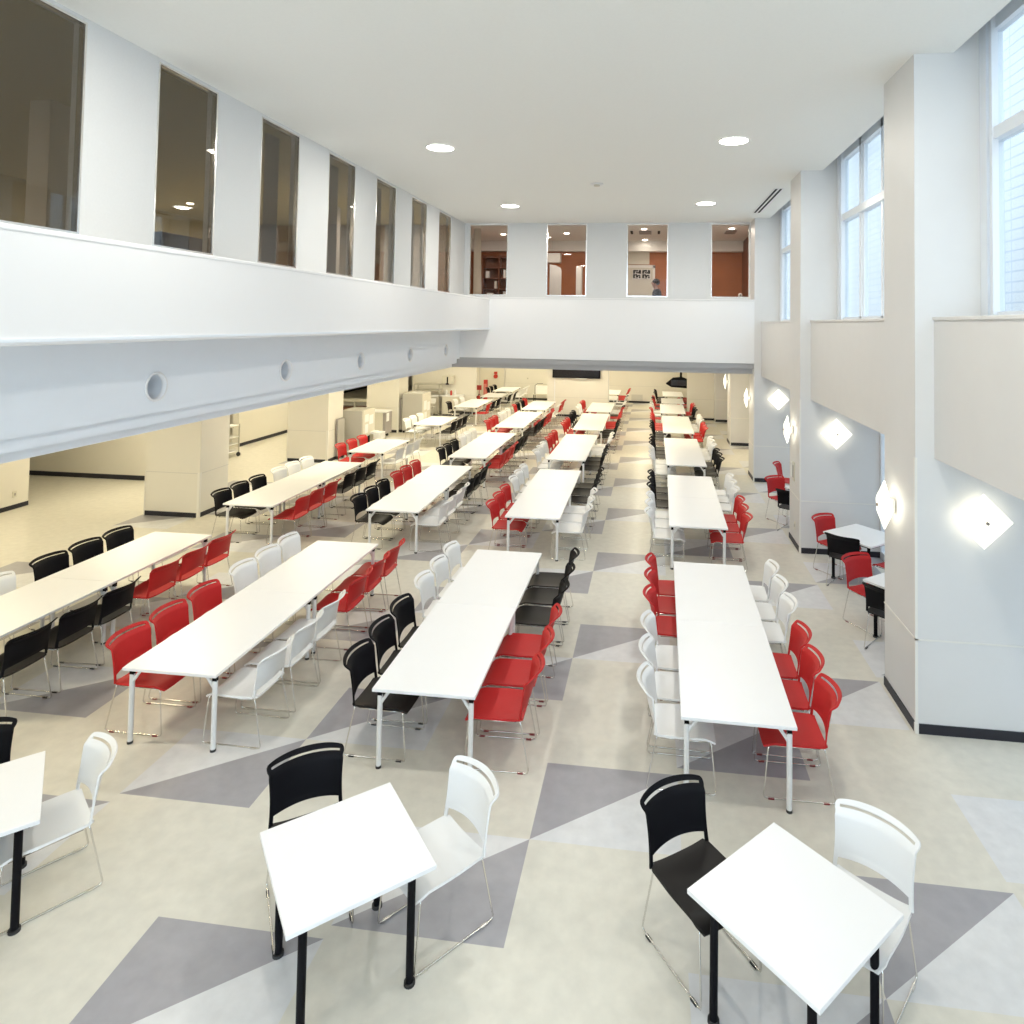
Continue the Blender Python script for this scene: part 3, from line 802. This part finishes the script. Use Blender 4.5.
tag(MB().box((-2.36, 20.2, zf), (-2.19, 20.5, 5.74)).build('office_screen', M_paper, bevel=.01), 'narrow white upright panel behind the second far window', 'screen')
tag(MB().box((-3.42, 21.0, 5.93), (-2.98, 21.3, 6.24)).build('air_conditioner', M_ceil, bevel=.02), 'cream wall unit high behind the second far window', 'air conditioner')
# white door with two posters
t = thing('door_1', 'white door leaf behind the third far window', 'door', (-.35, 21.72, zf)); t['kind'] = 'structure'
MB().box((-.45, -.03, 0), (.36, .03, 1.93)).build('door_leaf', M_applbeige, t, bevel=.005)
MB().box((-.52, -.04, 0), (-.451, .06, 2.0)).box((.361, -.04, 0), (.44, .06, 2.0)).box((-.52, -.04, 1.931), (.44, .06, 2.02)).build('door_frame', M_paper, t)
struct(MB().box((-1.2, 21.76, 5.95), (-.1, 21.8, 6.36)).build('wall_upper_room', M_applbeige), 'pale wall piece above the white door', 'wall')
def poster(x, z, lab):
    t = thing('poster', lab, 'poster', (x, 21.66, z), 0, 'posters on the white door')
    MB().box((-.14, 0, -.155), (.14, .006, .155)).build('sheet', M_paper, t)
    r = random.Random(3); mb = MB()
    # heavy brush-like strokes
    for (a, b, c, d) in ((-.13, .09, .03, .145), (-.13, .02, -.07, .12), (-.05, .03, .05, .075), (.05, .02, .13, .145), (-.13, -.04, .00, .005), (-.13, -.13, -.07, -.03), (-.04, -.10, .04, -.03), (-.06, -.135, .02, -.11), (.02, -.05, .11, -.01), (.06, -.13, .115, -.06)):
        mb.box((a, -.004, b), (c, -.001, d))
    mb.build('print', M_ink, t)
    return t
poster(-.50, 5.61, 'left of the two black and white posters on the door')
poster(-.20, 5.61, 'right of the two black and white posters on the door')
# ceiling cassette and vents in the far room
t = thing('ceiling_vent', 'square ceiling air unit with two slots behind the third far window', 'vent', (-.22, 19.45, 6.699))
MB().box((-.18, -.28, -.03), (.18, .28, -.001)).build('grille', M_greybrown, t)
for s in (-1, 1): MB().box((s * .40 - .035, -.28, -.02), (s * .40 + .035, .28, -.001)).build('slot', M_black, t)
t = thing('ceiling_vent', 'ceiling air grille behind the rightmost far window', 'vent', (2.25, 19.4, 6.699))
MB().box((-.15, -.3, -.03), (.15, .3, -.001)).build('grille', M_greybrown, t)
t = thing('desk_webcam', 'small white rounded device at the rightmost far window sill', 'device', (2.40, 18.35, ZB + .0))
bm = bmesh.new(); bmesh.ops.create_uvsphere(bm, u_segments=16, v_segments=10, radius=.06); me = bpy.data.meshes.new('head'); bm.to_mesh(me); bm.free(); me.materials.append(M_whitep); me.shade_smooth()
o = bpy.data.objects.new('head', me); C.objects.link(o); o.parent = t; o.location = (0, 0, .08)
MB().cyl((0, 0, -.80), .05, .03, 16).tube([(0, 0, -.78), (0, 0, .03)], .012, 8).build('stand', M_whitep, t)
MB().cyl((.0, -.066, .085), .018, .01, 12, 'y').build('lens', M_black, t)
# lamps of the upper rooms
def small_lamp(x, y, z, p, lab, col=WARM):
    t = thing('ceiling_lamp', lab, 'lamp', (x, y, z), 0, 'ceiling lamps of the upper rooms')
    MB().cyl((0, 0, -.02), .075, .018, 20).build('lens', M_lampoff, t)
    MB().cyl((0, 0, -.006), .09, .005, 20).build('trim_ring', M_whitep, t)
    area(x, y, z - .05, .2, p, col)
for k, (x, y) in enumerate(((-.25, 18.75), (-.25, 21.2), (2.2, 18.7), (-2.6, 19.6), (-4.6, 19.8), (.9, 20.3))):
    small_lamp(x, y, 6.699, 2 if k == 1 else 24, ['small lamp in the ceiling behind the third far window, nearer one', 'small lamp in the ceiling behind the third far window, farther one', 'small lamp behind the rightmost far window', 'small lamp behind the second far window', 'small lamp behind the leftmost far window', 'small lamp between the third and fourth far windows'][k])
for k, (x, y) in enumerate(((-11.0, 14.35), (-7.3, 14.2), (-9.4, 4.0), (-6.8, 16.4))):
    small_lamp(x, y, 6.699, 95, ['bright round lamp seen through the second upper left window', 'lamp seen through the fifth upper left window', 'lamp deep behind the first upper left window', 'lamp seen through the farthest upper left window'][k])

# seated person behind the third far window
P = thing('person', 'person in a dark jacket with white collar, sitting in profile behind the third far window', 'person', (.12, 19.25, zf))
def skinned(name, joints, edges, m_, parent, sub=2):
    me = bpy.data.meshes.new(name); me.from_pydata([j[0] for j in joints], edges, [])
    o = bpy.data.objects.new(name, me); C.objects.link(o); o.parent = parent
    s = o.modifiers.new('skin', 'SKIN'); s.use_smooth_shade = True
    for i, j in enumerate(joints):
        r = j[1]; me.skin_vertices[0].data[i].radius = (r, r) if not isinstance(r, tuple) else r
    me.skin_vertices[0].data[0].use_root = True
    u = o.modifiers.new('sub', 'SUBSURF'); u.levels = sub; u.render_levels = sub
    me.materials.append(m_); return o
# faces -x (towards the picture's left)
J = [((.0, 0, .50), (.15, .12)), ((.02, 0, .72), (.15, .12)), ((.02, 0, .95), (.17, .12)), ((.0, 0, 1.05), (.11, .10)), ((-.015, 0, 1.11), .062), ((-.03, 0, 1.16), .066), ((-.05, 0, 1.255), .10), ((-.04, 0, 1.335), .085),
     ((.0, -.17, 1.01), .06), ((-.07, -.24, .78), .048), ((-.30, -.20, .74), .036), ((-.40, -.19, .75), .03),
     ((.0, .17, 1.01), .06), ((-.07, .24, .78), .048), ((-.30, .20, .74), .036), ((-.40, .19, .75), .03),
     ((-.10, -.10, .50), .085), ((-.46, -.11, .50), .065), ((-.47, -.11, .09), .045), ((-.60, -.11, .045), .038),
     ((-.10, .10, .50), .085), ((-.46, .11, .50), .065), ((-.47, .11, .09), .045), ((-.60, .11, .045), .038)]
E_ = [(0, 1), (1, 2), (2, 3), (3, 4), (4, 5), (5, 6), (6, 7), (2, 8), (8, 9), (9, 10), (10, 11), (2, 12), (12, 13), (13, 14), (14, 15), (0, 16), (16, 17), (17, 18), (18, 19), (0, 20), (20, 21), (21, 22), (22, 23)]
skinned('body', J, E_, M_skin, P)
JK = [((.0, 0, .50), (.175, .15)), ((.02, 0, .72), (.175, .15)), ((.03, 0, .95), (.21, .17)), ((.02, 0, 1.05), (.16, .14)), ((.0, 0, 1.11), .085),
      ((.01, -.19, 1.03), .085), ((-.07, -.245, .78), .064), ((-.30, -.20, .74), .05), ((.01, .19, 1.03), .085), ((-.07, .245, .78), .064), ((-.30, .20, .74), .05)]
skinned('jacket', JK, [(0, 1), (1, 2), (2, 3), (3, 4), (2, 5), (5, 6), (6, 7), (2, 8), (8, 9), (9, 10)], M_jacket, P)
skinned('shirt_collar', [((-.02, 0, 1.12), .082), ((-.027, 0, 1.15), .076)], [(0, 1)], M_paper, P, 1)
skinned('trousers', [((.0, 0, .48), (.17, .13)), ((-.10, -.10, .50), .10), ((-.46, -.11, .50), .08), ((-.47, -.11, .12), .06), ((-.10, .10, .50), .10), ((-.46, .11, .50), .08), ((-.47, .11, .12), .06)], [(0, 1), (1, 2), (2, 3), (0, 4), (4, 5), (5, 6)], M_jacket, P)
def blob(name, loc, sc_, m_, parent, rot=(0, 0, 0)):
    bm = bmesh.new(); bmesh.ops.create_uvsphere(bm, u_segments=16, v_segments=10, radius=1); me = bpy.data.meshes.new(name)
    bmesh.ops.transform(bm, matrix=Matrix.Diagonal((*sc_, 1)), verts=bm.verts); bm.to_mesh(me); bm.free(); me.materials.append(m_); me.shade_smooth()
    o = bpy.data.objects.new(name, me); C.objects.link(o); o.parent = parent; o.location = loc; o.rotation_euler = rot; return o
blob('hair', (-.008, 0, 1.305), (.115, .108, .105), M_hair, P)
blob('nose', (-.150, 0, 1.265), (.018, .012, .02), M_skin, P)
for s in (-1, 1):
    blob('ear', (-.02, s * .088, 1.26), (.02, .01, .03), M_skin, P)
    blob('eye', (-.130, s * .032, 1.29), (.010, .012, .010), M_ink, P)
blob('mouth', (-.135, 0, 1.215), (.010, .028, .007), M_redpaint, P)
t = thing('office_chair', 'office chair under the seated person upstairs', 'chair', (.14, 19.25, zf))
MB().box((-.24, -.24, .34), (.22, .24, .395)).build('seat', M_black, t, bevel=.02)
MB().box((.21, -.20, .50), (.25, .20, .82)).build('backrest', M_black, t, bevel=.015)
MB().tube([(0, 0, .06), (0, 0, .34)], .03, 10).tube([(.23, 0, .50), (.20, 0, .42), (.10, 0, .37)], .015, 8).build('post', M_black, t)
for k in range(5):
    a = 2 * math.pi * k / 5
    f = MB().tube([(0, 0, .09), (.28 * math.cos(a), .28 * math.sin(a), .06)], .018, 6).build('foot', M_black, t)
    MB().cyl((.28 * math.cos(a), .28 * math.sin(a) - .012, .028), .028, .024, 12, 'y').build('caster', M_rub, f)

# ------------------------------------------------------------------ service things lower left and far end
t = thing('television', 'wide black flat screen on the partition at the far end', 'television', (-3.15, 27.70, 1.62))
MB().box((-1.02, -.09, .02), (1.02, -.02, 1.15)).build('body', M_black, t, bevel=.008)
MB().box((-.98, -.096, .07), (.98, -.0905, 1.11)).build('screen', M_screen, t)
MB().box((-.04, -.10, -.01), (.45, -.03, .019)).build('sensor_bar', M_whitep, t)
MB().box((-.4, -.02, .3), (.4, 0, .8)).build('mount', M_black, t)
tag(MB().box((-4.10, 27.70, .55), (-4.06, 27.716, 1.62)).build('cable_duct', M_whitep), 'white vertical cable duct below the left end of the flat screen', 'duct')
def outlet(x0, x1, y0, y1, z0, z1, axis, lab, cat='outlet', name='wall_outlet'):
    t = thing(name, lab, cat, (x0, y0, z0))
    a = MB().box((0, 0, 0), (x1 - x0, y1 - y0, z1 - z0)).build('cover_plate', M_applbeige, t)
    cx, cz = (x1 - x0) / 2, (z1 - z0) / 2; cy = (y1 - y0) / 2
    if axis == 'y-': MB().box((cx - .015, -.004, cz - .025), (cx + .015, -.0005, cz + .025)).build('socket', M_greybrown, t)
    elif axis == 'x-': MB().box((-.004, cy - .015, cz - .025), (-.0005, cy + .015, cz + .025)).build('socket', M_greybrown, t)
    else: MB().box((x1 - x0 + .0005, cy - .015, cz - .025), (x1 - x0 + .004, cy + .015, cz + .025)).build('socket', M_greybrown, t)
outlet(-4.13, -4.03, 27.70, 27.712, .30, .42, 'y-', 'small outlet under the cable duct at the far partition')
outlet(2.606, 2.618, 12.36, 12.44, .30, .43, 'x-', 'small outlet low on the aisle side of the second pillar')
outlet(-12.896, -12.880, 12.0, 12.08, .24, .36, 'x+', 'small outlet on the cream wall block at the left edge')
t = thing('wall_switch', 'tall pale switch panel on the aisle side of the second pillar', 'switch', (2.600, 12.42, 1.15))
MB().box((0, 0, 0), (.018, .14, .34)).build('cover_plate', M_applbeige, t)
MB().box((-.006, .04, .06), (-.0005, .10, .28)).build('switch_strip', M_greybrown, t)
tag(MB().box((2.604, 12.66, 1.18), (2.618, 12.74, 1.44)).build('notice_plate', M_paper), 'narrow white plate beside the switch panel on the second pillar', 'notice')
# wall cabinet with dispenser
t = thing('wall_box', 'square cream wall box above the counter', 'box', (-8.67, 27.30, 1.28))
MB().box((-.24, 0, 0), (.24, .19, .36)).build('body', M_applbeige, t, bevel=.01)
MB().box((-.03, -.01, .03), (.03, -.001, .30)).build('slot', M_black, t)
MB().box((-.07, -.03, -.03), (.07, -.002, .03)).build('tray', M_black, t)
# fire things near the far left door
t = thing('door_2', 'beige door at the far left end behind the leftmost row', 'door', (-8.05, 33.28, 0)); t['kind'] = 'structure'
MB().box((-.75, -.05, 0), (.5, 0, 1.66)).build('door_leaf', M_applbeige, t)
MB().box((-.80, -.06, 0), (-.751, 0, 1.7)).box((.501, -.06, 0), (.55, 0, 1.7)).box((-.8, -.06, 1.661), (.55, 0, 1.72)).build('door_frame', M_joint, t)
t = thing('fire_alarm', 'round red fire alarm high on the far left door wall', 'alarm', (-7.98, 33.22, 1.06))
a = MB().cyl((0, 0, .10), .11, -.05, 18, 'y').build('bell', M_redpaint, t); MB().box((-.08, -.05, .22), (.08, -.001, .34)).build('sign', M_redpaint, t)
t = thing('fire_hose_cabinet', 'narrow red upright cabinet beside the far left door', 'cabinet', (-8.42, 32.9, 0))
MB().box((-.09, -.09, 0), (.09, .09, 1.0)).build('body', M_redpaint, t, bevel=.01)
MB().box((-.07, -.097, .2), (.07, -.091, .8)).build('front_panel', mat('pale_red', (.6, .2, .17), .5), t)
t = thing('fire_extinguisher', 'red extinguisher stand by the corner of the counter wall', 'extinguisher', (-7.98, 29.9, 0))
a = MB().cyl((0, 0, .02), .08, .50, 16).build('cylinder', M_redpaint, t); smooth_by_angle(a)
MB().box((-.10, -.10, 0), (.10, .10, .02)).box((-.012, .08, .02), (.012, .1, .95)).build('stand', M_redpaint, t)
MB().box((-.11, .06, .78), (.11, .08, 1.0)).build('sign_plate', M_redpaint, t)
MB().tube([(0, 0, .52), (0, 0, .60), (.07, 0, .58), (.09, 0, .3)], .012, 6).build('hose', M_black, t)
outlet(-6.35, -6.27, 33.28, 33.29, 1.05, 1.13, 'y-', 'tiny square plate high on the far end wall', 'plate', 'wall_plate')
# side table with a white box
t = thing('side_table', 'low dark-legged table against the far end wall', 'table', (-5.45, 32.6, 0))
MB().box((-.42, -.25, .36), (.40, .25, .40)).build('tabletop', M_applbeige, t)
for sx in (-.39, .36):
    for sy in (-.22, .19): MB().box((sx, sy, 0), (sx + .03, sy + .03, .36)).build('leg', M_black, t)
tag(MB().box((-5.75, 32.45, .401), (-5.15, 32.8, .80)).build('white_box', M_paper, bevel=.02), 'white box standing on the low table at the far end', 'box')
t = thing('desk_lamp', 'thin bent dark lamp beside the white box', 'lamp', (-5.79, 32.55, .401))
MB().tube([(0, 0, 0), (0, 0, .42), (.12, 0, .50), (.40, 0, .52)], .012, 6).build('arm', M_black, t)
MB().cyl((0, 0, 0), .03, .015, 12).build('base', M_black, t)
tag(MB().box((-.98, 33.27, .12), (-.42, 33.285, .42)).build('wall_grille', M_joint), 'low pale square grille at the end of the central aisle', 'grille')
# black hanging monitor
t = thing('hanging_monitor', 'black angled monitor hanging from the low ceiling at the far right', 'monitor', (1.15, 29.0, 1.22))
MB().prism([(-.50, .17), (-.20, .42), (.18, .46), (.40, .38), (.44, .0), (-.28, .04)], -.10, .14).build('body', M_black, t, bevel=.01)
MB().tube([(.14, 0, .45), (.14, 0, 1.728)], .05, 10).build('pole', M_black, t)
MB().box((-.3, -.112, .10), (.36, -.101, .34)).build('screen', M_screen, t)

# appliances by the left columns
def papers(t, spec):
    for (a, b) in spec: MB().box(a, b).build('notice_sheet', M_paper, t)
t = thing('tea_dispenser', 'tall grey machine with notices beside the second column', 'machine', (-8.69, 18.82, 0))
MB().box((-.35, -.40, .08), (.28, .40, 1.30)).build('body', M_applgrey, t, bevel=.01)
MB().box((.281, -.40, .08), (.33, .40, 1.30)).build('front_panel', M_applbeige, t)
papers(t, (((.331, -.30, .95), (.335, -.05, 1.17)), ((.331, 0, .85), (.335, .28, 1.12)), ((.331, -.28, .62), (.335, -.08, .88))))
MB().box((.331, -.20, .30), (.338, .05, .52)).build('dispensing_recess', M_black, t)
MB().box((.331, .1, .55), (.48, .36, .62)).build('drip_tray', M_whitep, t)
for sx in (-.38, .24):
    for sy in (-.36, .32): MB().box((sx, sy, 0), (sx + .05, sy + .05, .08)).build('foot', M_rub, t)
t = thing('waste_bin', 'small white-topped bin in front of the nearer tall grey machine', 'bin', (-8.10, 18.95, 0))
MB().box((-.12, -.17, 0), (.14, .17, .42)).build('body', M_applgrey, t, bevel=.01); MB().box((-.11, -.16, .421), (.13, .16, .62)).build('lid', M_whitep, t, bevel=.01)
t = thing('food_trolley', 'beige enclosed trolley with a dark end by the third column', 'trolley', (-9.20, 21.5, 0))
MB().box((-.42, -.28, .12), (.24, .28, .86)).build('body', M_applbeige, t, bevel=.012)
MB().box((.245, -.27, .14), (.34, .27, .84)).build('end_panel', M_greybrown, t)
MB().box((-.46, -.31, .861), (.36, .31, .89)).build('top', M_whitep, t)
papers(t, (((.341, -.20, .55), (.345, .02, .83)),))
for sx in (-.36, .2):
    for sy in (-.22, .22): MB().cyl((sx, sy - .015, .05), .05, .03, 14, 'y').box((sx - .015, sy - .018, .05), (sx + .015, sy + .018, .119)).build('caster', M_rub, t)
t = thing('tea_dispenser', 'tall grey machine with notices beside the third column', 'machine', (-8.36, 22.82, 0))
MB().box((-.39, -.40, .08), (.339, .40, 1.40)).build('body', M_applgrey, t, bevel=.01)
MB().box((.34, -.40, .08), (.37, .40, 1.38)).build('front_panel', M_applbeige, t)
papers(t, (((.371, -.30, .80), (.375, -.02, 1.12)), ((.371, .04, .75), (.375, .30, 1.05)), ((.371, -.25, .42), (.375, .0, .72))))
MB().box((.371, -.10, .12), (.378, .20, .36)).build('dispensing_recess', M_black, t)
for sx in (-.36, .28):
    for sy in (-.36, .32): MB().box((sx, sy, 0), (sx + .05, sy + .05, .08)).build('foot', M_rub, t)
t = thing('serving_rack', 'stainless serving rack with glass upper shelf by the counter', 'rack', (-9.35, 26.85, 0))
for sx in (-.55, .52):
    for sy in (-.22, .2): MB().box((sx, sy, 0), (sx + .03, sy + .03, 1.32)).build('post', M_steel, t)
MB().box((-.55, -.22, .10), (.55, .23, .13)).build('shelf', M_steel, t); MB().box((-.55, -.22, .80), (.55, .23, .84)).build('shelf', M_whitep, t)
MB().box((-.55, -.22, 1.28), (.55, .23, 1.32)).build('shelf', M_steel, t); MB().box((-.52, -.2, 1.05), (.52, .2, 1.08)).build('shelf', M_steel, t)
MB().box((-.50, -.24, .15), (.50, -.225, .76)).build('front_panel', M_steel, t)
MB().box((-.40, -.26, .52), (.02, -.241, .74)).build('tray_stack', M_paper, t); MB().box((.05, -.26, .52), (.42, -.241, .74)).build('tray_stack', M_whitep, t)
t = thing('counter_cabinet', 'pale counter cabinet beside the stainless rack', 'cabinet', (-8.35, 27.1, 0))
MB().box((-.38, -.30, .06), (.36, .34, .80)).build('body', M_applbeige, t, bevel=.006); MB().box((-.40, -.33, .801), (.38, .36, .84)).build('worktop', M_whitep, t)
MB().box((-.36, -.27, 0), (.34, .3, .059)).build('plinth', M_rub, t)
for k in range(2):
    d = MB().box((-.36 + k * .36, -.312, .10), (-.02 + k * .36, -.301, .77)).build('door', M_applbeige, t); MB().box((-.06 + k * .08, -.325, .5), (-.045 + k * .08, -.313, .62)).build('handle', M_chrome, d)
for k, (x, m_) in enumerate(((-.25, M_whitep), (-.05, M_redpaint), (.12, M_whitep))):
    t = thing('bottle', ['white bottle on the left of the pale counter', 'red bottle on the pale counter', 'white bottle on the right of the pale counter'][k], 'bottle', (-8.35 + x, 27.0, .841), 0, 'bottles on the counter')
    a = MB().cyl((0, 0, 0), .045, .17, 14).tube([(0, 0, .17), (0, 0, .21)], .045, 14, r2=.015).build('body', m_, t); MB().cyl((0, 0, .211), .016, .03, 10).build('cap', M_whitep, t)
t = thing('small_trolley', 'small grey trolley between the rack and the farther machine', 'trolley', (-8.62, 25.0, 0))
MB().box((-.18, -.2, .12), (.18, .2, .16)).box((-.18, -.2, .56), (.18, .2, .60)).build('shelf', M_applgrey, t)
for sx in (-.18, .155):
    for sy in (-.2, .175): MB().box((sx, sy, .05), (sx + .025, sy + .025, .75)).build('post', M_steel, t); 
for sx in (-.16, .16):
    for sy in (-.18, .18): MB().cyl((sx, sy - .012, .03), .03, .024, 12, 'y').build('caster', M_rub, t)
def folded(x, y, h, lab):
    t = thing('folded_table', lab, 'folding table', (x, y, 0), 0, 'folded tables by the left columns')
    MB().box((-.03, -.2, .10), (-.008, .2, h)).build('tabletop', M_greybrown, t); MB().box((.012, -.2, .10), (.03, .2, h - .03)).build('tabletop', M_applgrey, t)
    MB().box((-.007, -.18, .08), (.011, .18, .14)).build('frame', M_rub, t)
    for sy in (-.15, .15): MB().cyl((.01, sy - .015, .05), .05, .03, 14, 'y').build('caster', M_rub, t)
folded(-8.82, 17.92, 1.15, 'dark folded table leaning upright beside the second column')
folded(-8.82, 22.64, 1.2, 'dark folded table leaning upright beside the third column')
# serving counter seen through the gap behind the second column
t = thing('serving_counter', 'beige counter with a dark open front far behind the second column', 'counter', (-10.9, 24.7, 0))
MB().box((-1.5, -.3, .78), (.35, .3, .83)).build('worktop', M_applbeige, t)
MB().box((-1.46, -.25, .04), (.32, .28, .55)).build('body', M_darkwood, t)
for x in (-1.48, -.6, .29): MB().box((x, -.28, 0), (x + .05, -.22, .779)).build('leg', M_joint, t)
# roll trolley partly hidden by the first column
t = thing('tray_trolley', 'white wire tray trolley half hidden by the nearest column', 'trolley', (-12.05, 17.35, 0), R(0))
for sx in (-.3, .27):
    for sy in (-.35, .32):
        p_ = MB().box((sx, sy, .12), (sx + .03, sy + .03, .92)).build('post', M_steel, t)
for z in (.16, .36, .56, .88): MB().box((-.28, -.33, z), (.28, .33, z + .02)).build('shelf', M_whitep, t)
for sx in (-.28, .28):
    for sy in (-.33, .33): MB().cyl((sx, sy - .015, .06), .06, .03, 14, 'y').box((sx - .012, sy - .016, .06), (sx + .012, sy + .016, .119)).build('caster', M_rub, t)

# ------------------------------------------------------------------ light
w = bpy.data.worlds.new('sky'); sc.world = w; w.use_nodes = True
bg = w.node_tree.nodes['Background']; bg.inputs[0].default_value = (.74, .87, 1.0, 1); bg.inputs[1].default_value = 4.4
vs_ = sc.view_settings
sc.display_settings.display_device = 'sRGB'
vs_.view_transform = 'Standard'; vs_.look = 'None'; vs_.exposure = 0.04; vs_.gamma = 1; vs_.use_curve_mapping = False
